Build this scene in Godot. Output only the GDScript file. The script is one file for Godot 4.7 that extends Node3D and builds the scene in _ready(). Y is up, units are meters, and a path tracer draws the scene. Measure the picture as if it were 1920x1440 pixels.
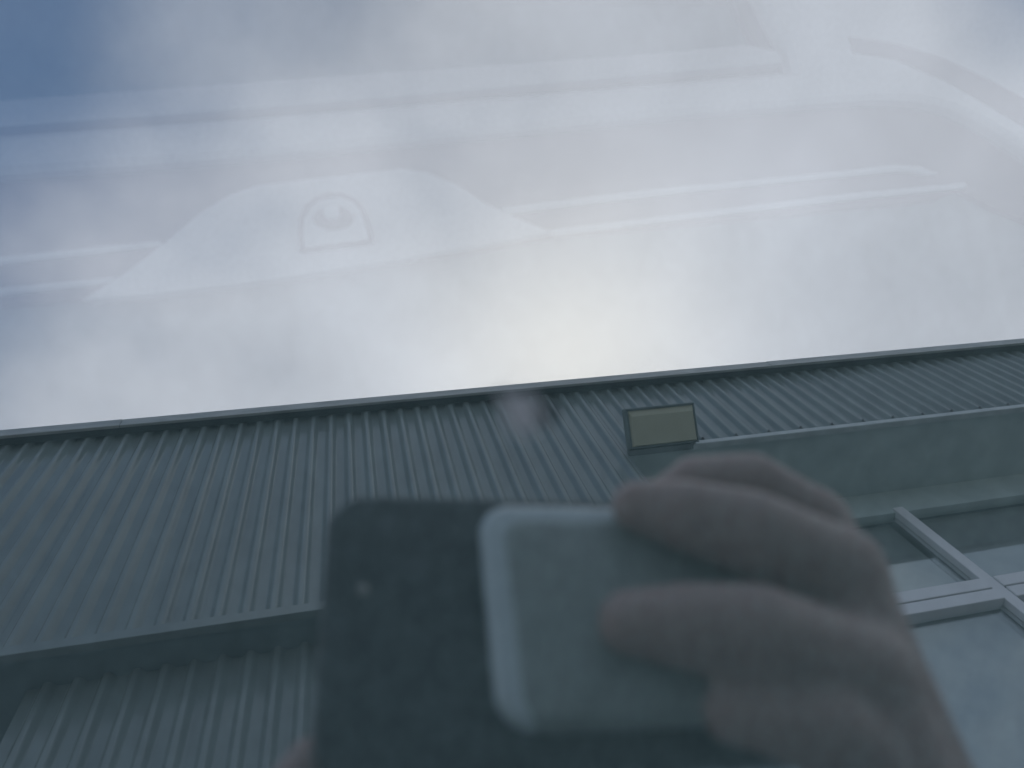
extends Node3D
# The yard beside a metal-clad building, looking steeply up: raised car glass overhead, a hand holding a phone, the wall and the cloudy sky.
# Metres, y up. The camera stands at x = 0, z = 0, 1.2 m above the ground; the cladding is 2 m away at z = -2.

const PITCH := 0.105          # one rib of the cladding
const CREST := -1.0756        # x of one rib crest
var M := {}
var taken := {}


# ---------------------------------------------------------------- naming
func numbered(called: String) -> String:
	if not taken.has(called):
		taken[called] = 0
		return called
	taken[called] += 1
	return "%s_%03d" % [called, taken[called]]

func thing(called: String, label: String, category: String, where := Vector3.ZERO, group := "") -> Node3D:
	var o := Node3D.new()
	o.name = numbered(called)
	add_child(o)
	o.position = where
	tag(o, label, category, group)
	return o

func tag(o: Node3D, label: String, category: String, group := "") -> void:
	o.set_meta("label", label)
	o.set_meta("category", category)
	if group != "":
		o.set_meta("group", group)

func part(called: String, mesh: Mesh, mat: Material, parent: Node, where := Vector3.ZERO) -> MeshInstance3D:
	var o := MeshInstance3D.new()
	o.name = called
	o.mesh = mesh
	o.material_override = mat
	o.cast_shadow = GeometryInstance3D.SHADOW_CASTING_SETTING_ON
	parent.add_child(o, true)
	o.position = where
	return o

func holder(called: String, parent: Node) -> Node3D:
	var o := Node3D.new()
	o.name = called
	parent.add_child(o, true)
	return o


# ---------------------------------------------------------------- shapes
func quad(st: SurfaceTool, a: Vector3, b: Vector3, c: Vector3, d: Vector3) -> void:
	# a b c d run clockwise seen from the front
	for p in [a, b, c, a, c, d]:
		st.add_vertex(p)

func begin(smooth := false) -> SurfaceTool:
	var st := SurfaceTool.new()
	st.begin(Mesh.PRIMITIVE_TRIANGLES)
	st.set_smooth_group(0 if smooth else -1)
	return st

func finish(st: SurfaceTool) -> ArrayMesh:
	st.index()
	st.generate_normals()
	return st.commit()

# a box from lo to hi with chamfered edges
func box(lo: Vector3, hi: Vector3, ch := 0.0) -> ArrayMesh:
	var st := begin()
	var c := minf(ch, (hi - lo)[(hi - lo).min_axis_index()] * 0.4)
	if c <= 0.0:
		c = 0.0
	# three slabs of corner points: x faces, y faces, z faces, then the chamfers as hull quads
	var P := func(i: int, axis: int) -> Vector3:
		var v := Vector3(hi.x if i & 1 else lo.x, hi.y if i & 2 else lo.y, hi.z if i & 4 else lo.z)
		for k in 3:
			if k != axis:
				v[k] += -c if (i >> k) & 1 else c
		return v
	var mid := (lo + hi) / 2.0
	var face := func(pts: Array) -> void:
		var m := Vector3.ZERO
		for p in pts:
			m += p
		m /= pts.size()
		var n: Vector3 = (pts[1] - pts[0]).cross(pts[2] - pts[0])
		if n.dot(m - mid) > 0.0:
			pts.reverse()
		for k in range(1, pts.size() - 1):
			st.add_vertex(pts[0])
			st.add_vertex(pts[k])
			st.add_vertex(pts[k + 1])
	for axis in 3:
		var a := 1 << ((axis + 1) % 3)
		var b := 1 << ((axis + 2) % 3)
		for s in [0, 1 << axis]:
			face.call([P.call(s, axis), P.call(s | a, axis), P.call(s | a | b, axis), P.call(s | b, axis)])
	if c > 0.0:
		for axis in 3:       # edges that run along this axis
			var a1 := (axis + 1) % 3
			var a2 := (axis + 2) % 3
			for s1 in [0, 1 << a1]:
				for s2 in [0, 1 << a2]:
					var e0: int = s1 | s2
					var e1: int = e0 | (1 << axis)
					face.call([P.call(e0, a1), P.call(e1, a1), P.call(e1, a2), P.call(e0, a2)])
		for i in 8:
			face.call([P.call(i, 0), P.call(i, 1), P.call(i, 2)])
	return finish(st)

# an outline (x, z) raised from y0 to y1, with a rounded upper edge
func raised(outline: PackedVector2Array, y0: float, y1: float, soft: float) -> ArrayMesh:
	var poly := outline
	if Geometry2D.is_polygon_clockwise(poly):
		poly = poly.duplicate()
		poly.reverse()
	var rings: Array = [[poly, y0], [poly, y1 - soft]]
	for k in [1, 2, 3]:
		var a: float = k * PI / 6.0
		var cut := Geometry2D.offset_polygon(poly, -soft * (1.0 - cos(a)), Geometry2D.JOIN_MITER)
		if cut.size() == 1 and cut[0].size() == poly.size():
			var ring: PackedVector2Array = cut[0]
			var best := 0
			for j in ring.size():
				if ring[j].distance_to(poly[0]) < ring[best].distance_to(poly[0]):
					best = j
			var turned := PackedVector2Array()
			for j in ring.size():
				turned.append(ring[(j + best) % ring.size()])
			rings.append([turned, y1 - soft + soft * sin(a)])
	var st := begin()
	for k in rings.size() - 1:
		var p: PackedVector2Array = rings[k][0]
		var q: PackedVector2Array = rings[k + 1][0]
		for j in p.size():
			var n := (j + 1) % p.size()
			quad(st, Vector3(p[j].x, rings[k][1], p[j].y), Vector3(p[n].x, rings[k][1], p[n].y), Vector3(q[n].x, rings[k + 1][1], q[n].y), Vector3(q[j].x, rings[k + 1][1], q[j].y))
	for end in [0, rings.size() - 1]:
		var p: PackedVector2Array = rings[end][0]
		var t := Geometry2D.triangulate_polygon(p)
		for k in range(0, t.size(), 3):
			var tri := [t[k], t[k + 1], t[k + 2]]
			var area: float = (p[tri[1]] - p[tri[0]]).cross(p[tri[2]] - p[tri[0]])
			if (area < 0.0) == (end != 0):
				tri.reverse()
			for i in tri:
				st.add_vertex(Vector3(p[i].x, rings[end][1], p[i].y))
	return finish(st)

# a slab w x h x t with corner radius r and all edges rounded by e; its back lies at z = 0, its front at z = t, x right, y up, middle at the origin
func slab(w: float, h: float, t: float, r: float, e: float) -> ArrayMesh:
	var rings := []
	var steps := 5
	for k in steps + 1:
		var a := PI / 2.0 * k / steps
		rings.append([e * (1.0 - sin(a)), e * (1.0 - cos(a))])
	for k in steps + 1:
		var a := PI / 2.0 * k / steps
		rings.append([e * (1.0 - cos(a)), t - e + e * sin(a)])
	var outline := func(cut: float) -> Array:
		var out := []
		var rr := maxf(r - cut, 0.0002)
		for q in 4:
			var cx := (w / 2.0 - r) * (1.0 if q == 0 or q == 3 else -1.0)
			var cy := (h / 2.0 - r) * (1.0 if q < 2 else -1.0)
			for s in 9:
				var a := PI / 2.0 * (q + s / 8.0)
				out.append(Vector2(cx + rr * cos(a), cy + rr * sin(a)))
		return out
	var st := begin(true)
	var last := []
	for ring in rings:
		var now: Array = outline.call(ring[0])
		if last.size():
			for j in now.size():
				var n := (j + 1) % now.size()
				quad(st, Vector3(last[0][j].x, last[0][j].y, last[1]), Vector3(now[j].x, now[j].y, ring[1]), Vector3(now[n].x, now[n].y, ring[1]), Vector3(last[0][n].x, last[0][n].y, last[1]))
		last = [now, ring[1]]
	for end in [0, rings.size() - 1]:
		var o: Array = outline.call(rings[end][0])
		for j in o.size():
			var a: Vector2 = o[j]
			var b: Vector2 = o[(j + 1) % o.size()]
			var z: float = rings[end][1]
			st.add_vertex(Vector3(0, 0, z))
			if end == 0:
				st.add_vertex(Vector3(a.x, a.y, z)); st.add_vertex(Vector3(b.x, b.y, z))
			else:
				st.add_vertex(Vector3(b.x, b.y, z)); st.add_vertex(Vector3(a.x, a.y, z))
	return finish(st)

func lathe(rows: Array, sides := 24) -> ArrayMesh:   # rows of (radius, y), bottom first
	var st := begin(true)
	for k in rows.size() - 1:
		for s in sides:
			var a := TAU * s / sides
			var b := TAU * (s + 1) / sides
			var p: Vector2 = rows[k]
			var q: Vector2 = rows[k + 1]
			quad(st, Vector3(p.x * cos(a), p.y, p.x * sin(a)), Vector3(p.x * cos(b), p.y, p.x * sin(b)), Vector3(q.x * cos(b), q.y, q.x * sin(b)), Vector3(q.x * cos(a), q.y, q.x * sin(a)))
	return finish(st)

# ribbed metal sheet between x0 and x1, y0 and y1; the pans lie at z, the crests 26 mm in front
func rib(x: float) -> float:
	var t := absf(wrapf((x - CREST) / PITCH, -0.5, 0.5))       # 0 on the crest, 0.5 in the middle of the pan
	return 0.026 * (1.0 - smoothstep(0.05, 0.33, t))

func sheet(x0: float, x1: float, y0: float, y1: float, z: float) -> ArrayMesh:
	var st := SurfaceTool.new()
	st.begin(Mesh.PRIMITIVE_TRIANGLES)
	var n := int(ceil((x1 - x0) / PITCH * 28.0))
	var back := z - 0.012
	for k in n:
		var xa := lerpf(x0, x1, float(k) / n)
		var xb := lerpf(x0, x1, float(k + 1) / n)
		var pts := []
		for x in [xa, xb]:
			var slope: float = (rib(x + 0.0005) - rib(x - 0.0005)) / 0.001
			pts.append([Vector3(x, y0, z + rib(x)), Vector3(x, y1, z + rib(x)), Vector3(-slope, 0, 1).normalized()])
		for c in [[0, 0], [0, 1], [1, 1], [0, 0], [1, 1], [1, 0]]:
			st.set_normal(pts[c[0]][2])
			st.add_vertex(pts[c[0]][c[1]])
		for low in [true, false]:     # lower and upper cut edges
			var y := y0 if low else y1
			st.set_normal(Vector3.DOWN if low else Vector3.UP)
			var a := Vector3(xa, y, z + rib(xa)); var b := Vector3(xb, y, z + rib(xb))
			var c := Vector3(xb, y, back); var d := Vector3(xa, y, back)
			for p in ([a, b, c, a, c, d] if low else [a, c, b, a, d, c]):
				st.add_vertex(p)
	for side in [x0, x1]:
		st.set_normal(Vector3(-1 if side == x0 else 1, 0, 0))
		var a := Vector3(side, y0, back); var b := Vector3(side, y1, back)
		var c := Vector3(side, y1, z + rib(side)); var d := Vector3(side, y0, z + rib(side))
		for p in ([a, b, c, a, c, d] if side == x0 else [a, c, b, a, d, c]):
			st.add_vertex(p)
	st.index()
	return st.commit()

# ---------------------------------------------------------------- bodies from bones
static func bone_distance(p: Vector3, a: Vector3, b: Vector3, ra: float, rb: float) -> float:
	var ab := b - a
	var t := clampf((p - a).dot(ab) / ab.length_squared(), 0.0, 1.0)
	return p.distance_to(a + ab * t) - lerpf(ra, rb, t)

func field(p: Vector3, chains: Array, k: float) -> float:
	var total := 1.0
	for chain in chains:
		var d := 1.0
		for b in chain:
			d = minf(d, bone_distance(p, b[0], b[1], b[2], b[3]))
		var h := clampf(0.5 + 0.5 * (d - total) / k, 0.0, 1.0)
		total = lerpf(d, total, h) - k * h * (1.0 - h)
	return total

# surface nets of the field, added to st
func skin(st: SurfaceTool, chains: Array, cell: float, k: float) -> void:
	var lo := Vector3.INF
	var hi := -Vector3.INF
	for chain in chains:
		for b in chain:
			for e in 2:
				lo = lo.min(b[e] - Vector3.ONE * (b[2 + e] + 3.0 * cell))
				hi = hi.max(b[e] + Vector3.ONE * (b[2 + e] + 3.0 * cell))
	var n := Vector3i(((hi - lo) / cell).ceil()) + Vector3i.ONE
	var v := PackedFloat32Array()
	v.resize(n.x * n.y * n.z)
	v.fill(1.0)
	var step := 4
	for z0 in range(0, n.z, step):
		for y0 in range(0, n.y, step):
			for x0 in range(0, n.x, step):
				var mid := lo + Vector3(x0 + 1.5, y0 + 1.5, z0 + 1.5) * cell
				var rough := field(mid, chains, k)
				if absf(rough) > cell * 5.0:
					for z in range(z0, mini(z0 + step, n.z)):
						for y in range(y0, mini(y0 + step, n.y)):
							for x in range(x0, mini(x0 + step, n.x)):
								v[(z * n.y + y) * n.x + x] = rough
					continue
				for z in range(z0, mini(z0 + step, n.z)):
					for y in range(y0, mini(y0 + step, n.y)):
						for x in range(x0, mini(x0 + step, n.x)):
							v[(z * n.y + y) * n.x + x] = field(lo + Vector3(x, y, z) * cell, chains, k)
	var at := {}
	var points := PackedVector3Array()
	for z in n.z - 1:
		for y in n.y - 1:
			for x in n.x - 1:
				var base := (z * n.y + y) * n.x + x
				var inside := 0
				for c in 8:
					if v[base + (c & 1) + ((c >> 1) & 1) * n.x + (c >> 2) * n.x * n.y] < 0.0:
						inside += 1
				if inside == 0 or inside == 8:
					continue
				var sum := Vector3.ZERO
				var count := 0
				for axis in 3:
					for c in 8:
						if (c >> axis) & 1:
							continue
						var e := c | (1 << axis)
						var va := v[base + (c & 1) + ((c >> 1) & 1) * n.x + (c >> 2) * n.x * n.y]
						var vb := v[base + (e & 1) + ((e >> 1) & 1) * n.x + (e >> 2) * n.x * n.y]
						if (va < 0.0) != (vb < 0.0):
							var p := Vector3(c & 1, (c >> 1) & 1, c >> 2)
							p[axis] += va / (va - vb)
							sum += p
							count += 1
				at[base] = points.size()
				points.append(lo + (Vector3(x, y, z) + sum / count) * cell)
	var stride := [1, n.x, n.x * n.y]
	for base in at.keys():
		for axis in 3:
			var far: int = base + stride[axis]
			if far >= v.size() or (v[base] < 0.0) == (v[far] < 0.0):
				continue
			var u: int = stride[(axis + 1) % 3]
			var w: int = stride[(axis + 2) % 3]
			if not (at.has(base - u) and at.has(base - w) and at.has(base - u - w)):
				continue
			var ring := [points[at[base]], points[at[base - u]], points[at[base - u - w]], points[at[base - w]]]
			if v[base] < 0.0:
				ring.reverse()
			quad(st, ring[0], ring[1], ring[2], ring[3])

func chain(rows: Array) -> Array:     # rows of [joint, radius]
	var out := []
	for k in rows.size() - 1:
		out.append([rows[k][0], rows[k + 1][0], rows[k][1], rows[k + 1][1]])
	return out


# ---------------------------------------------------------------- materials
func noise_map(frequency: float, low: Color, high: Color, octaves := 4, seed_ := 1, as_normal := false) -> NoiseTexture2D:
	var n := FastNoiseLite.new()
	n.seed = seed_
	n.noise_type = FastNoiseLite.TYPE_SIMPLEX_SMOOTH
	n.frequency = frequency
	n.fractal_octaves = octaves
	var t := NoiseTexture2D.new()
	t.width = 512
	t.height = 512
	t.seamless = true
	t.noise = n
	if as_normal:
		t.as_normal_map = true
		t.bump_strength = 2.0
	else:
		var g := Gradient.new()
		g.set_color(0, low)
		g.set_color(1, high)
		t.color_ramp = g
	return t

func mat(called: String, lin: Color, rough: float, metal := 0.0) -> StandardMaterial3D:
	var m := StandardMaterial3D.new()
	m.resource_name = called
	m.albedo_color = lin.linear_to_srgb()
	m.roughness = rough
	m.metallic = metal
	M[called] = m
	return m

func grain(m: StandardMaterial3D, map: Texture2D, scale: Vector3, rough_map: Texture2D = null) -> void:
	m.albedo_texture = map
	m.uv1_triplanar = true
	m.uv1_world_triplanar = true
	m.uv1_scale = scale
	if rough_map:
		m.roughness_texture = rough_map

func half_mirror(called: String, tint: Color, share: float) -> ORMMaterial3D:   # clear glass with a thin reflecting coat
	var im := Image.create(4, 4, false, Image.FORMAT_RGBA8)
	im.fill(Color(1.0, 0.0, 1.0, 1.0))
	var m := ORMMaterial3D.new()
	m.resource_name = called
	m.orm_texture = ImageTexture.create_from_image(im)
	m.albedo_color = Color(tint, share)
	m.transparency = BaseMaterial3D.TRANSPARENCY_ALPHA
	M[called] = m
	return m

func materials() -> void:
	var weather := noise_map(0.012, Color(0.86, 0.87, 0.88), Color(1, 1, 1), 5, 3)
	var streak := noise_map(0.02, Color(0.80, 0.82, 0.83), Color(1, 1, 1), 4, 8)
	var fine := noise_map(0.06, Color(0.88, 0.88, 0.88), Color(1, 1, 1), 4, 5)
	var smooth_ := noise_map(0.015, Color(0.95, 0.95, 0.95), Color(1, 1, 1), 3, 55)
	var gloss := noise_map(0.02, Color(0.8, 0.8, 0.8), Color(1, 1, 1), 4, 21)
	grain(mat("cladding", Color(0.215, 0.26, 0.25), 0.22), weather, Vector3(0.6, 0.15, 0.6), gloss)
	grain(mat("flashing", Color(0.46, 0.475, 0.45), 0.45), streak, Vector3(0.4, 1.5, 0.4), gloss)
	grain(mat("trim_angle", Color(0.55, 0.61, 0.60), 0.45), streak, Vector3(0.5, 1.0, 0.5))
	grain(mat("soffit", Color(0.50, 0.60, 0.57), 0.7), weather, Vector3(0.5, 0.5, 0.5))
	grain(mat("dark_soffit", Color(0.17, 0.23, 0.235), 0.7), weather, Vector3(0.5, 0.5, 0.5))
	grain(mat("render_wall", Color(0.50, 0.55, 0.56), 0.8), fine, Vector3(0.8, 0.8, 0.8))
	grain(mat("roofing", Color(0.20, 0.22, 0.23), 0.6), weather, Vector3(0.3, 0.3, 0.3))
	grain(mat("aluminium", Color(0.74, 0.77, 0.78), 0.4), smooth_, Vector3(0.7, 0.7, 0.7))
	grain(mat("added_blind", Color(0.30, 0.34, 0.33), 0.85), weather, Vector3(0.7, 0.7, 0.7))  # for the pale sheets added behind the panes
	mat("capping_shade", Color(0.03, 0.04, 0.045), 0.9)  # near black, colours in the shade beneath the roof capping
	mat("seal", Color(0.03, 0.03, 0.03), 0.7)
	mat("screw", Color(0.08, 0.09, 0.10), 0.5)
	half_mirror("window_glass", Color(0.92, 0.97, 0.97), 0.15)
	grain(mat("concrete", Color(0.46, 0.46, 0.45), 0.9), noise_map(0.02, Color(0.72, 0.72, 0.71), Color(1, 1, 1), 6, 13), Vector3(0.35, 0.35, 0.35))
	# floodlight
	mat("lamp_housing", Color(0.13, 0.17, 0.16), 0.5)
	mat("lamp_frame", Color(0.12, 0.16, 0.16), 0.5)
	grain(mat("lamp_glass", Color(0.50, 0.52, 0.38), 0.35), fine, Vector3(4, 4, 4))
	# car
	half_mirror("car_glass", Color(0.97, 1, 1), 0.22)
	grain(mat("carpet", Color(0.31, 0.42, 0.42), 0.95), noise_map(0.03, Color(0.76, 0.78, 0.78), Color(1, 1, 1), 4, 71), Vector3(2.2, 2.2, 2.2))
	mat("fleck", Color(0.03, 0.03, 0.035), 0.8)
	grain(mat("pale_trim", Color(0.80, 0.84, 0.84), 0.55), fine, Vector3(6, 6, 6))
	grain(mat("grey_trim", Color(0.15, 0.125, 0.14), 0.6), fine, Vector3(6, 6, 6))
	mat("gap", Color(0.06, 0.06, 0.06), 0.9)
	mat("lens_plastic", Color(0.80, 0.82, 0.82), 0.12)
	mat("car_paint", Color(0.34, 0.37, 0.40), 0.3, 0.2)
	mat("tyre", Color(0.03, 0.03, 0.03), 0.8)
	mat("rim", Color(0.45, 0.46, 0.47), 0.3, 0.8)
	var dr := mat("dropping", Color(0.92, 0.90, 0.92), 0.8)
	dr.backlight_enabled = true
	dr.backlight = Color(1.0, 1.0, 1.0)
	# phone, pack, hand
	grain(mat("phone_case", Color(0.045, 0.06, 0.06), 0.6), noise_map(0.02, Color(0.78, 0.82, 0.82), Color(1, 1, 1), 4, 31), Vector3(9, 9, 9))
	mat("phone_screen", Color(0.02, 0.02, 0.02), 0.1)
	mat("camera_glass", Color(0.04, 0.055, 0.055), 0.45)
	mat("flash_lens", Color(0.34, 0.34, 0.30), 0.3)
	grain(mat("pack_shell", Color(0.32, 0.365, 0.34), 0.35), noise_map(0.02, Color(0.88, 0.9, 0.9), Color(1, 1, 1), 4, 33), Vector3(9, 9, 9))
	mat("pack_rim_highlight", Color(0.54, 0.63, 0.64), 0.25)
	var s := mat("skin", Color(0.42, 0.335, 0.295), 0.55)
	grain(s, noise_map(0.03, Color(0.84, 0.80, 0.80), Color(1, 1, 1), 4, 41), Vector3(14, 14, 14))
	s.subsurf_scatter_enabled = true
	s.subsurf_scatter_strength = 0.15
	grain(mat("sleeve_cloth", Color(0.05, 0.06, 0.08), 0.9), fine, Vector3(12, 12, 12))


# ---------------------------------------------------------------- sky
func make_sky() -> PanoramaSkyMaterial:
	var w := 1280
	var h := 640
	var broad := FastNoiseLite.new()
	broad.seed = 11
	broad.noise_type = FastNoiseLite.TYPE_SIMPLEX_SMOOTH
	broad.frequency = 1.6
	broad.fractal_octaves = 3
	var puffs := FastNoiseLite.new()
	puffs.seed = 4
	puffs.noise_type = FastNoiseLite.TYPE_SIMPLEX_SMOOTH
	puffs.frequency = 4.0
	puffs.fractal_octaves = 5
	var im := Image.create(w, h, false, Image.FORMAT_RGBF)
	var sun := Vector3(0.28, 0.875, -0.39).normalized()
	var hole := Vector3(-0.47, 0.88, 0.05).normalized()
	var hole2 := Vector3(0.74, 0.66, 0.12).normalized()
	for y in h / 2 + 8:
		var up := PI * (0.5 - (y + 0.5) / h)
		for x in w:
			var round_ := TAU * (x + 0.5) / w
			var d := Vector3(sin(round_) * cos(up), sin(up), -cos(round_) * cos(up))
			var q := d / (0.35 + maxf(d.y, 0.0)) * 1.1
			var n1 := broad.get_noise_3dv(q)
			var n2 := puffs.get_noise_3dv(q)
			var cover := 1.12 + 0.35 * n1 + 0.20 * n2
			cover -= 1.15 * exp(-acos(clampf(d.dot(hole), -1, 1)) ** 2 / 0.16)
			cover -= 0.55 * exp(-acos(clampf(d.dot(hole2), -1, 1)) ** 2 / 0.03)
			cover -= 0.62 * smoothstep(0.02, 0.50, d.z + 0.20 * n1)      # the cloud thins out towards the open side of the yard
			cover = smoothstep(0.0, 1.0, clampf(cover, 0.0, 1.0))
			var a2: float = acos(clampf(d.dot(sun), -1, 1)) ** 2
			var light := 0.63 + 0.30 * exp(-a2 / 0.06) + 0.08 * exp(-a2 / 0.4) + 0.09 * n1 + 0.09 * n2
			var cloud := Vector3(0.94, 1.0, 1.12).lerp(Vector3(1.0, 1.0, 0.99), exp(-a2 / 0.05)) * light
			var blue := Vector3(0.13, 0.21, 0.37) * (1.0 + 0.25 * (1.0 - d.y))
			var c := blue.lerp(cloud, cover)
			im.set_pixel(x, y, Color(c.x, c.y, c.z))
	im.fill_rect(Rect2i(0, h / 2 + 8, w, h / 2 - 8), Color(0.52, 0.57, 0.64))
	var sky := PanoramaSkyMaterial.new()
	sky.panorama = ImageTexture.create_from_image(im)
	return sky


# ---------------------------------------------------------------- building
func building() -> void:
	var b := thing("metal_clad_building", "building clad in blue grey ribbed metal with overhanging fascia against the cloudy sky", "building", Vector3(0, 0, -2))
	var z := -2.0
	var core := func(called: String, lo: Vector3, hi: Vector3, m: Material) -> void:
		part(called, box(lo - b.position, hi - b.position), m, b)
	core.call("roof_block", Vector3(-7, 4.47, -9), Vector3(10, 5.306, -2.012), M.roofing)
	core.call("upper_wall", Vector3(-7, 3.53, -9), Vector3(1.386, 4.47, -2.012), M.render_wall)
	core.call("lower_wall", Vector3(-1.365, 0, -9), Vector3(1.386, 3.522, -2.182), M.render_wall)
	core.call("recessed_wall", Vector3(-7, 0, -9), Vector3(-1.365, 3.522, -3.0), M.render_wall)
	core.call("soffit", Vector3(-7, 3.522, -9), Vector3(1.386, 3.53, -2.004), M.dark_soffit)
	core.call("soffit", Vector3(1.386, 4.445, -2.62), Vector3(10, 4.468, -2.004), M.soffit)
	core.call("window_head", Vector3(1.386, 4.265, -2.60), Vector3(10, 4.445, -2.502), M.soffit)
	core.call("sill_wall", Vector3(1.386, 0, -2.60), Vector3(10, 0.35, -2.48), M.render_wall)
	core.call("inner_wall", Vector3(1.386, 0, -6.0), Vector3(10, 4.46, -5.8), M.render_wall)
	core.call("end_wall", Vector3(9.8, 0, -5.8), Vector3(10, 4.265, -2.6), M.render_wall)

	# ribbed sheets of the fascia: tall ones up to the step at x = 1.39, short ones beyond; the lap joint of one falls at x = 0.02
	var width := PITCH * 7.0
	var k := -7
	while 0.02 + k * width < 7.5:
		var x0 := 0.02 + k * width
		var x1 := x0 + width - 0.0006
		var off := 0.0008 if k % 2 else 0.0
		var cuts := [[x0, x1]]
		if x0 < 1.39 and x1 > 1.39:
			cuts = [[x0, 1.389], [1.391, x1]]
		for c in cuts:
			var low := 3.545 if c[0] < 1.39 else 4.462
			var s := part("cladding_sheet", sheet(c[0], c[1], low, 5.304, off), M.cladding, b)
			s.position = Vector3.ZERO
		if x0 < 1.38 and x1 > -1.4:      # lower wall, set back under the overhang
			part("cladding_sheet", sheet(maxf(x0, -1.36), minf(x1, 1.385), 0.05, 3.52, -0.17 + off), M.cladding, b)
		k += 1

	# capping along the roof edge, in lengths that meet at small joints
	var joints := [-7.0, -4.3, -1.42, 2.75, 5.6, 10.0]
	for i in joints.size() - 1:
		var xa: float = joints[i] + 0.0015
		var xb: float = joints[i + 1] - 0.0015
		var lift := 0.0014 * (i % 2)
		var cap := holder("roof_capping", b)
		part("top_plate", box(Vector3(xa, 5.308, -0.30), Vector3(xb, 5.314 + lift, 0.0825 + lift), 0.001), M.flashing, cap)
		part("front_plate", box(Vector3(xa, 5.237, 0.083 + lift), Vector3(xb, 5.314 + lift, 0.0865 + lift), 0.001), M.flashing, cap)
		part("return_lip", box(Vector3(xa, 5.2365, 0.070), Vector3(xb, 5.2395, 0.0825 + lift), 0.0008), M.flashing, cap)

	part("capping_shade_strip", box(Vector3(-7, 5.2405, 0.027), Vector3(10, 5.3075, 0.0815)), M.capping_shade, b)      # added dark strip, its colour stands in for shade under the capping

	# angle trims along the cut edges
	part("edge_trim", box(Vector3(-7, 3.500, -0.010), Vector3(1.388, 3.548, 0.0285), 0.002), M.cladding, b)
	part("edge_trim", box(Vector3(1.392, 4.428, -0.010), Vector3(1.772, 4.456, 0.0285), 0.002), M.cladding, b)
	part("edge_trim", box(Vector3(1.775, 4.418, -0.010), Vector3(10, 4.456, 0.0295), 0.003), M.trim_angle, b)

	# fixings above the edge trims
	var head := lathe([Vector2(0.0, -0.001), Vector2(0.011, -0.001), Vector2(0.0105, 0.002), Vector2(0.006, 0.0025), Vector2(0.0058, 0.008), Vector2(0.004, 0.0095), Vector2(0.0, 0.0095)], 12)
	for i in 14:
		var xs := -2.61 + 0.21 * i
		if xs < 1.3:
			part("screw", head, M.screw, b, Vector3(xs, 3.562, rib(xs) + 0.001)).rotation.x = PI / 2
	for i in 16:
		var xs := 1.86 + 0.21 * i
		part("screw", head, M.screw, b, Vector3(xs, 4.474, rib(xs) + 0.001)).rotation.x = PI / 2

	# windows under the short fascia
	var left := 1.40
	for i in 4:
		var right: float = [3.082, 4.80, 6.5, 8.2][i]
		var wn := holder("window", b)
		var zf := -0.5
		part("mullion", box(Vector3(right, 0.35, zf - 0.06), Vector3(right + 0.072, 4.265, zf + 0.012), 0.003), M.aluminium, wn)
		part("transom", box(Vector3(left, 3.513, zf - 0.055), Vector3(right - 0.001, 3.588, zf + 0.020), 0.003), M.aluminium, wn)
		part("transom", box(Vector3(left, 3.432, zf - 0.055), Vector3(right - 0.001, 3.505, zf + 0.020), 0.003), M.aluminium, wn)
		part("seal", box(Vector3(left, 3.500, zf - 0.05), Vector3(right - 0.001, 3.518, zf + 0.008)), M.seal, wn)
		part("head_bar", box(Vector3(left, 4.225, zf - 0.055), Vector3(right - 0.001, 4.264, zf + 0.004), 0.003), M.soffit, wn)
		part("pane", box(Vector3(left, 3.586, zf - 0.036), Vector3(right, 4.227, zf - 0.030)), M.window_glass, wn)
		part("pane", box(Vector3(left, 0.36, zf - 0.036), Vector3(right, 3.434, zf - 0.030)), M.window_glass, wn)
		part("added_blind", box(Vector3(left + 0.004, 0.45, zf - 0.110), Vector3(right - 0.004, 4.25, zf - 0.106)), M.added_blind, wn)  # added pale sheet to brighten the panes, no blind known here
		left = right + 0.073


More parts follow.
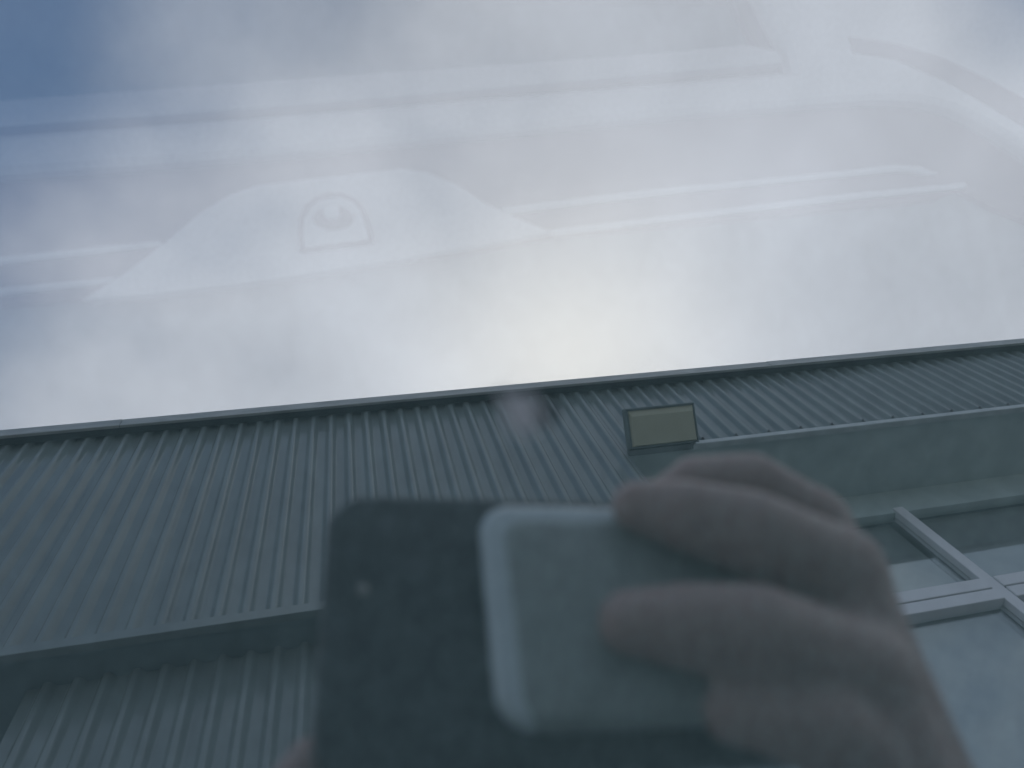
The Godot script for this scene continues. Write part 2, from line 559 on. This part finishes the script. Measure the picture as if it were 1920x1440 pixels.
func floodlight() -> void:
	# mounted at the step of the fascia, its face turned down, the front edge tipped up
	var o := thing("floodlight", "square floodlight with pale olive lens fixed to the ribbed metal fascia", "floodlight", Vector3(1.593, 4.404, -1.95))
	var t := o.transform
	t.basis = Basis(Vector3.RIGHT, atan2(0.118, 0.193) * -1.0)
	o.transform = t
	# own axes: x across, z out from the wall along the face, y up through the housing
	var w := 0.206
	part("housing", raised(PackedVector2Array([Vector2(-w, 0.0), Vector2(w, 0.0), Vector2(w, 0.226), Vector2(-w, 0.226)]), 0.006, 0.060, 0.008), M.lamp_housing, o)
	part("housing_back", raised(PackedVector2Array([Vector2(-0.15, 0.03), Vector2(0.15, 0.03), Vector2(0.15, 0.19), Vector2(-0.15, 0.19)]), 0.060, 0.10, 0.02), M.lamp_housing, o)
	part("frame", box(Vector3(-w, -0.010, 0.212), Vector3(w, 0.0055, 0.226), 0.003), M.lamp_frame, o)
	part("frame", box(Vector3(-w, -0.010, 0.0), Vector3(w, 0.0055, 0.010), 0.003), M.lamp_frame, o)
	part("frame", box(Vector3(-w, -0.010, 0.011), Vector3(-w + 0.012, 0.0055, 0.211), 0.003), M.lamp_frame, o)
	part("frame", box(Vector3(w - 0.010, -0.010, 0.011), Vector3(w, 0.0055, 0.211), 0.003), M.lamp_frame, o)
	var st := begin()
	var o0 := Vector3(-w + 0.0125, -0.002, 0.0105); var o1 := Vector3(w - 0.0105, -0.002, 0.2115)
	var i0 := Vector3(-w + 0.030, -0.016, 0.016); var i1 := Vector3(w - 0.022, -0.016, 0.178)
	var ou := [o0, Vector3(o1.x, o0.y, o0.z), o1, Vector3(o0.x, o0.y, o1.z)]
	var inn := [i0, Vector3(i1.x, i0.y, i0.z), i1, Vector3(i0.x, i0.y, i1.z)]
	for k in 4:
		var n := (k + 1) % 4
		quad(st, ou[k], inn[k], inn[n], ou[n])
	quad(st, inn[3], inn[2], inn[1], inn[0])
	quad(st, ou[0], ou[1], ou[2], ou[3])
	part("lens", finish(st), M.lamp_glass, o)
	part("bracket", box(Vector3(-0.16, 0.062, -0.020), Vector3(-0.13, 0.075, 0.06), 0.003), M.lamp_housing, o)
	part("bracket", box(Vector3(0.13, 0.062, -0.020), Vector3(0.16, 0.075, 0.06), 0.003), M.lamp_housing, o)


# ---------------------------------------------------------------- car
func car() -> void:
	# a car backed up to the building; we look up and out through its sloping rear window, which also mirrors the pale trim and the carpet of the load space beneath
	var o := thing("car", "car rear window glass we look through, faintly mirroring pale interior trim with a lamp recess", "car", Vector3(0.18, 0, 0.4))
	# the window slopes 26 degrees; its own axes: x across, y out of the glass, z up the slope
	var slope := Basis(Vector3(1, 0, 0), Vector3(0, 0.9, -0.4359), Vector3(0, 0.4359, 0.9)).orthonormalized()
	var glass := Transform3D(slope, Vector3(0, 1.29, -0.0436) - o.position)
	var edge := PackedVector2Array()
	for c in [[Vector2(-0.42, -0.055), 180], [Vector2(0.52, -0.055), 270], [Vector2(0.58, 0.42), 0], [Vector2(-0.48, 0.42), 90]]:
		for k in 7:
			edge.append(c[0] + Vector2.from_angle(deg_to_rad(c[1] + k * 15.0)) * 0.06)
	part("window_pane", raised(edge, 0.0, 0.0006, 0.0001), M.car_glass, o).transform = glass
	# lining of the load space, parallel to the glass and half a metre under it
	var lining := Transform3D(slope, Vector3(0, 0.822, 0.1831) - o.position)
	var lay := func(called: String, flat: Array, y0: float, y1: float, soft: float, m: Material, under: Node) -> MeshInstance3D:
		var pts := PackedVector2Array()
		for i in range(0, flat.size(), 2):
			pts.append(Vector2(flat[i], flat[i + 1]))
		var p := part(called, raised(pts, y0, y1, soft), m, under)
		if under == o:
			p.transform = lining
		return p
	lay.call("carpet", [-0.52, -0.56, 0.90, -0.56, 0.90, 0.375, -0.52, 0.375], -0.060, -0.030, 0.004, M.carpet, o)
	lay.call("trim_rail", [-0.286, 0.268, -0.061, 0.285, 0.153, 0.300, 0.299, 0.311, 0.386, 0.319, 0.424, 0.313, 0.427, 0.302, 0.151, 0.279, -0.063, 0.262, -0.287, 0.247], -0.02, 0.0, 0.003, M.pale_trim, o)
	lay.call("trim_panel", [-0.288, 0.241, -0.063, 0.255, 0.150, 0.271, 0.438, 0.293, 0.435, 0.315, 0.404, 0.384, 0.778, 0.405, 0.749, 0.179, 0.699, 0.213, 0.655, 0.239, 0.618, 0.255, 0.581, 0.263, 0.525, 0.265, 0.326, 0.253, 0.147, 0.239, -0.066, 0.222, -0.290, 0.210], -0.02, 0.0, 0.005, M.pale_trim, o)
	lay.call("seam_shade_strip", [-0.30, 0.236, -0.064, 0.250, 0.150, 0.266, 0.444, 0.288, 0.441, 0.316, 0.406, 0.392, 0.386, 0.385, 0.418, 0.312, 0.420, 0.300, 0.151, 0.284, -0.064, 0.268, -0.30, 0.254], -0.0295, -0.0195, 0.0005, M.gap, o)  # dark strip laid under the panels as the shade of the open seam
	lay.call("trim_recess", [-0.290, 0.210, -0.066, 0.222, 0.147, 0.239, 0.326, 0.253, 0.525, 0.265, 0.581, 0.263, 0.618, 0.255, 0.655, 0.239, 0.699, 0.213, 0.749, 0.179, 0.743, 0.127, 0.678, 0.153, 0.637, 0.174, 0.607, 0.165, 0.428, 0.156, 0.188, 0.145, 0.108, 0.135, -0.075, 0.117, -0.218, 0.112, -0.297, 0.110], -0.0295, -0.021, 0.001, M.grey_trim, o)
	lay.call("trim_ridge", [-0.294, 0.148, -0.159, 0.156, -0.157, 0.152, -0.295, 0.142], -0.025, -0.014, 0.001, M.pale_trim, o)
	lay.call("trim_ridge", [-0.296, 0.123, -0.195, 0.128, -0.199, 0.123, -0.296, 0.117], -0.025, -0.014, 0.001, M.pale_trim, o)
	lay.call("trim_ridge", [0.134, 0.173, 0.286, 0.185, 0.433, 0.193, 0.554, 0.201, 0.582, 0.199, 0.604, 0.190, 0.591, 0.190, 0.575, 0.194, 0.554, 0.195, 0.432, 0.188, 0.285, 0.179, 0.138, 0.167], -0.025, -0.014, 0.001, M.pale_trim, o)
	lay.call("trim_ridge", [0.176, 0.150, 0.316, 0.160, 0.490, 0.173, 0.635, 0.180, 0.638, 0.175, 0.489, 0.167, 0.315, 0.155, 0.181, 0.145], -0.025, -0.014, 0.001, M.pale_trim, o)
	lay.call("trim_groove", [0.501, 0.327, 0.556, 0.320, 0.611, 0.305, 0.661, 0.284, 0.705, 0.263, 0.756, 0.233, 0.753, 0.205, 0.701, 0.233, 0.658, 0.257, 0.608, 0.283, 0.554, 0.304, 0.505, 0.311], -0.01, 0.001, 0.0003, M.grey_trim, o)
	var hump: MeshInstance3D = lay.call("trim_hump", [-0.218, 0.108, -0.185, 0.127, -0.151, 0.152, -0.120, 0.177, -0.098, 0.189, -0.077, 0.196, -0.024, 0.201, 0.021, 0.205, 0.046, 0.207, 0.067, 0.203, 0.090, 0.193, 0.117, 0.174, 0.145, 0.159, 0.176, 0.145, 0.108, 0.136, 0.014, 0.125, -0.075, 0.116, -0.158, 0.110], -0.04, 0.002, 0.004, M.pale_trim, o)
	lay.call("lamp_gasket", [-0.046, 0.137, -0.046, 0.152, -0.044, 0.165, -0.039, 0.176, -0.030, 0.183, -0.019, 0.186, -0.008, 0.186, 0.003, 0.181, 0.010, 0.172, 0.014, 0.159, 0.016, 0.142, -0.012, 0.139], -0.01, 0.0025, 0.0003, M.grey_trim, hump)
	lay.call("lamp_cover", [-0.042, 0.140, -0.042, 0.152, -0.040, 0.164, -0.035, 0.173, -0.028, 0.179, -0.018, 0.182, -0.008, 0.182, 0.001, 0.178, 0.007, 0.170, 0.010, 0.157, 0.012, 0.145, -0.011, 0.143], -0.01, 0.0035, 0.0005, M.pale_trim, hump)
	part("lamp_shade", lathe([Vector2(0.017, 0.0), Vector2(0.016, 0.002), Vector2(0.0, 0.002)], 24), M.grey_trim, hump, Vector3(-0.016, 0.0036, 0.164)).scale = Vector3(1.0, 1.0, 0.6)
	part("lamp_bulb", lathe([Vector2(0.007, 0.0), Vector2(0.0068, 0.003), Vector2(0.005, 0.006), Vector2(0.0025, 0.0075), Vector2(0.0, 0.008)], 24), M.lens_plastic, hump, Vector3(-0.017, 0.0036, 0.169))
	# body: tail, cabin behind it, roof edge that holds the glass, wheels
	var at := -o.position
	part("body", box(Vector3(-0.74, 0.22, -0.55) + at, Vector3(1.10, 0.515, 3.30) + at, 0.05), M.car_paint, o)
	part("cabin", box(Vector3(-0.70, 0.516, 0.56) + at, Vector3(1.06, 1.50, 2.40) + at, 0.10), M.car_paint, o)
	part("roof_edge", box(Vector3(-0.70, 1.465, 0.36) + at, Vector3(1.06, 1.495, 0.58) + at, 0.01), M.car_paint, o)
	for px in [[-0.68, -0.53], [0.91, 1.04]]:
		part("side_panel", box(Vector3(px[0], 0.516, -0.25) + at, Vector3(px[1], 0.95, 0.559) + at, 0.03), M.car_paint, o)
	for wx in [-0.76, 1.12]:
		for wz in [0.35, 2.75]:
			var wheel := part("wheel", lathe([Vector2(0.20, -0.10), Vector2(0.29, -0.10), Vector2(0.315, -0.06), Vector2(0.315, 0.06), Vector2(0.29, 0.10), Vector2(0.20, 0.10)], 32), M.tyre, o, Vector3(wx, 0.315, wz) + at)
			wheel.rotation.z = PI / 2
			part("rim", lathe([Vector2(0.0, -0.085), Vector2(0.21, -0.085), Vector2(0.21, 0.085), Vector2(0.0, 0.085)], 32), M.rim, wheel)
	# a bird dropping on the glass
	var d := thing("bird_dropping", "blurred whitish bird dropping on the glass just under the roof edge", "dropping")
	d.transform = Transform3D(slope, Vector3(0.0214, 1.2885, -0.0460))
	var blob := begin(true)
	skin(blob, [chain([[Vector3(0, 0, 0.0006), 0.0024], [Vector3(0.0002, 0, -0.0010), 0.0020]]), chain([[Vector3(-0.0024, 0.0002, 0.0026), 0.0007], [Vector3(-0.0028, 0.0002, 0.0034), 0.0006]])], 0.00025, 0.0003)
	part("dropping_blob", finish(blob), M.dropping, d)
	var fleck := begin(true)
	skin(fleck, [chain([[Vector3(0.0036, 0, 0.0002), 0.0010], [Vector3(0.0037, 0, -0.0008), 0.0009]])], 0.00015, 0.0002)
	part("dark_fleck", finish(fleck), M.fleck, d)


# ---------------------------------------------------------------- phone, pack, hands
func hands_and_phone() -> void:
	# the phone stands nearly upright, its long side level and its back towards us: x along it, y up its short side, z out of its back
	var hold := Transform3D(Basis(Vector3(0.9885, -0.0337, -0.1475), Vector3(0.0893, 0.9169, 0.3890), Vector3(0.1221, -0.3977, 0.9093)).orthonormalized(), Vector3(-0.0142, 1.3900, -0.1186))
	var phone := thing("mobile_phone", "dark cased mobile phone held sideways in the hand, its back towards us", "phone")
	phone.transform = hold
	part("case", slab(0.150, 0.0815, 0.0095, 0.013, 0.003), M.phone_case, phone, Vector3(0.075, -0.04075, -0.0095))
	part("screen", slab(0.142, 0.0735, 0.0008, 0.009, 0.0003), M.phone_screen, phone, Vector3(0.075, -0.04075, -0.0104))
	var ring := lathe([Vector2(0.0, 0.0), Vector2(0.0050, 0.0), Vector2(0.0050, 0.0001), Vector2(0.0048, 0.00015), Vector2(0.0, 0.00015)], 28)
	for c in [Vector2(0.0165, -0.0145), Vector2(0.0245, -0.0270)]:
		var lens := part("camera_lens", ring, M.camera_glass, phone, Vector3(c.x, c.y, 0.0))
		lens.rotation.x = PI / 2
	part("flash", lathe([Vector2(0.0, 0.0), Vector2(0.0016, 0.0), Vector2(0.0014, 0.0004), Vector2(0.0, 0.0005)], 20), M.flash_lens, phone, Vector3(0.0110, -0.0320, 0.0)).rotation.x = PI / 2

	var pack := thing("magnetic_pack", "pale grey rounded power pack stuck on the back of the phone, gripped by fingers", "power pack")
	pack.transform = hold.translated_local(Vector3(0.0910, -0.0400, 0.0004))
	part("rim", slab(0.094, 0.0650, 0.0082, 0.0100, 0.0040), M.pack_rim_highlight, pack)  # paler colour stands in for light caught along the pack edge
	part("shell", slab(0.0850, 0.0605, 0.0094, 0.0085, 0.0045), M.pack_shell, pack, Vector3(0.0005, -0.0030, 0.0))

	var st := begin(true)
	var v := func(x: float, y: float, z: float) -> Vector3: return Vector3(x, y, z)
	var index := chain([[v.call(0.158, -0.008, 0.004), 0.0115], [v.call(0.140, 0.0025, 0.008), 0.0105], [v.call(0.121, 0.0045, 0.004), 0.0094], [v.call(0.109, 0.001, -0.009), 0.0082]])
	var middle := chain([[v.call(0.152, -0.034, 0.014), 0.0140], [v.call(0.122, -0.0260, 0.0220), 0.0130], [v.call(0.104, -0.0190, 0.0200), 0.0108], [v.call(0.0915, -0.0130, 0.0155), 0.0080]])
	var ring_f := chain([[v.call(0.145, -0.064, 0.014), 0.0140], [v.call(0.112, -0.0565, 0.0225), 0.0130], [v.call(0.094, -0.0530, 0.0200), 0.0112], [v.call(0.0800, -0.0500, 0.0160), 0.0086]])
	var little := chain([[v.call(0.143, -0.085, 0.007), 0.0130], [v.call(0.126, -0.0785, 0.0155), 0.0115], [v.call(0.113, -0.0745, 0.0150), 0.0098], [v.call(0.1040, -0.0725, 0.0125), 0.0080]])
	var palm := [
		[v.call(0.163, -0.010, 0.004), v.call(0.164, -0.120, -0.012), 0.0105, 0.018], [v.call(0.153, -0.034, 0.014), v.call(0.160, -0.120, -0.008), 0.0125, 0.018],
		[v.call(0.144, -0.066, 0.014), v.call(0.156, -0.125, -0.006), 0.0125, 0.019], [v.call(0.140, -0.089, 0.010), v.call(0.155, -0.130, -0.006), 0.0115, 0.019],
		[v.call(0.164, -0.060, -0.006), v.call(0.160, -0.130, -0.010), 0.0150, 0.022], [v.call(0.160, -0.125, -0.010), v.call(0.168, -0.190, -0.016), 0.0240, 0.0235], [v.call(0.168, -0.190, -0.016), v.call(0.182, -0.260, -0.030), 0.0235, 0.028]]
	var thumb := chain([[v.call(0.160, -0.095, -0.018), 0.0150], [v.call(0.152, -0.062, -0.024), 0.0115], [v.call(0.126, -0.045, -0.0225), 0.0100], [v.call(0.104, -0.042, -0.0200), 0.0088]])
	skin(st, [palm, index, middle, ring_f, little, thumb], 0.0025, 0.004)
	# the other hand, under the near corner of the phone, mostly below the picture
	var finger2 := chain([[v.call(-0.030, -0.125, -0.016), 0.0105], [v.call(-0.014, -0.094, -0.018), 0.0092], [v.call(0.001, -0.0715, -0.0165), 0.0074]])
	var fist2 := [[v.call(-0.030, -0.125, -0.016), v.call(-0.030, -0.190, -0.020), 0.0125, 0.020], [v.call(-0.010, -0.135, -0.020), v.call(-0.022, -0.190, -0.020), 0.0125, 0.020], [v.call(-0.028, -0.190, -0.020), v.call(-0.045, -0.280, -0.03), 0.023, 0.026]]
	var curl2 := chain([[v.call(-0.010, -0.135, -0.020), 0.0105], [v.call(0.016, -0.120, -0.030), 0.0095], [v.call(0.028, -0.132, -0.044), 0.0085], [v.call(0.020, -0.148, -0.050), 0.0078]])
	var curl3 := chain([[v.call(-0.006, -0.155, -0.022), 0.0105], [v.call(0.018, -0.142, -0.032), 0.0095], [v.call(0.030, -0.154, -0.046), 0.0085], [v.call(0.022, -0.168, -0.052), 0.0078]])
	var curl4 := chain([[v.call(-0.006, -0.172, -0.022), 0.0095], [v.call(0.016, -0.164, -0.032), 0.0085], [v.call(0.026, -0.174, -0.045), 0.0078], [v.call(0.020, -0.186, -0.050), 0.0070]])
	var thumb2 := chain([[v.call(-0.034, -0.165, -0.030), 0.0140], [v.call(-0.030, -0.130, -0.042), 0.0108], [v.call(-0.014, -0.105, -0.044), 0.0090]])
	skin(st, [fist2, finger2, curl2, curl3, curl4, thumb2], 0.003, 0.004)
	var person := part("person", finish(st), M.skin, self)
	person.name = "person"
	person.transform = hold
	tag(person, "person's hand gripping the phone and power pack from the side, fingers across the pack", "person")
	# sleeves beyond the wrists, out of the picture
	for s in [[v.call(0.176, -0.235, -0.026), v.call(0.23, -0.52, -0.08)], [v.call(-0.041, -0.262, -0.028), v.call(-0.09, -0.52, -0.09)]]:
		var sl := begin(true)
		skin(sl, [chain([[s[0], 0.034], [s[1], 0.050]])], 0.006, 0.002)
		part("sleeve", finish(sl), M.sleeve_cloth, person)


func _ready() -> void:
	# camera
	var cam := Camera3D.new()
	cam.name = "camera"
	add_child(cam)
	cam.transform = Transform3D(Basis(Vector3(0.976166, -0.217015, 0.002348), Vector3(0.087488, 0.403388, 0.910837), Vector3(-0.198612, -0.888922, 0.412759)).orthonormalized(), Vector3(0, 1.2, 0))
	cam.fov = 56.82
	cam.near = 0.01
	cam.far = 1000.0
	var look := CameraAttributesPhysical.new()
	look.frustum_focal_length = 24.0
	look.exposure_aperture = 5.7          # a 4.2 mm opening, as in a phone
	look.frustum_focus_distance = 6.0
	look.frustum_near = 0.01
	look.frustum_far = 1000.0
	cam.attributes = look
	cam.fov = 56.82
	cam.current = true
	# sky and sun
	var env := Environment.new()
	env.background_mode = Environment.BG_SKY
	env.sky = Sky.new()
	env.sky.sky_material = make_sky()
	env.background_energy_multiplier = 1.0
	env.tonemap_mode = Environment.TONE_MAPPER_LINEAR
	env.tonemap_exposure = 1.12
	env.sdfgi_enabled = true
	env.ssao_enabled = true
	env.ssil_enabled = true
	var we := WorldEnvironment.new()
	we.name = "world"
	we.environment = env
	add_child(we)
	var sun := DirectionalLight3D.new()
	sun.name = "sun"
	sun.light_color = Color(1.0, 0.97, 0.93)
	sun.light_energy = 0.25
	sun.light_angular_distance = 20.0
	sun.shadow_enabled = true
	add_child(sun)
	sun.look_at_from_position(Vector3(0.32, 0.60, -0.73) * 50.0, Vector3.ZERO, Vector3.RIGHT)

	materials()
	# the yard
	var ground := part("ground", box(Vector3(-200, -0.4, -200), Vector3(200, 0.0, 200)), M.concrete, self)
	ground.set_meta("kind", "structure")
	building()
	floodlight()
	car()
	hands_and_phone()
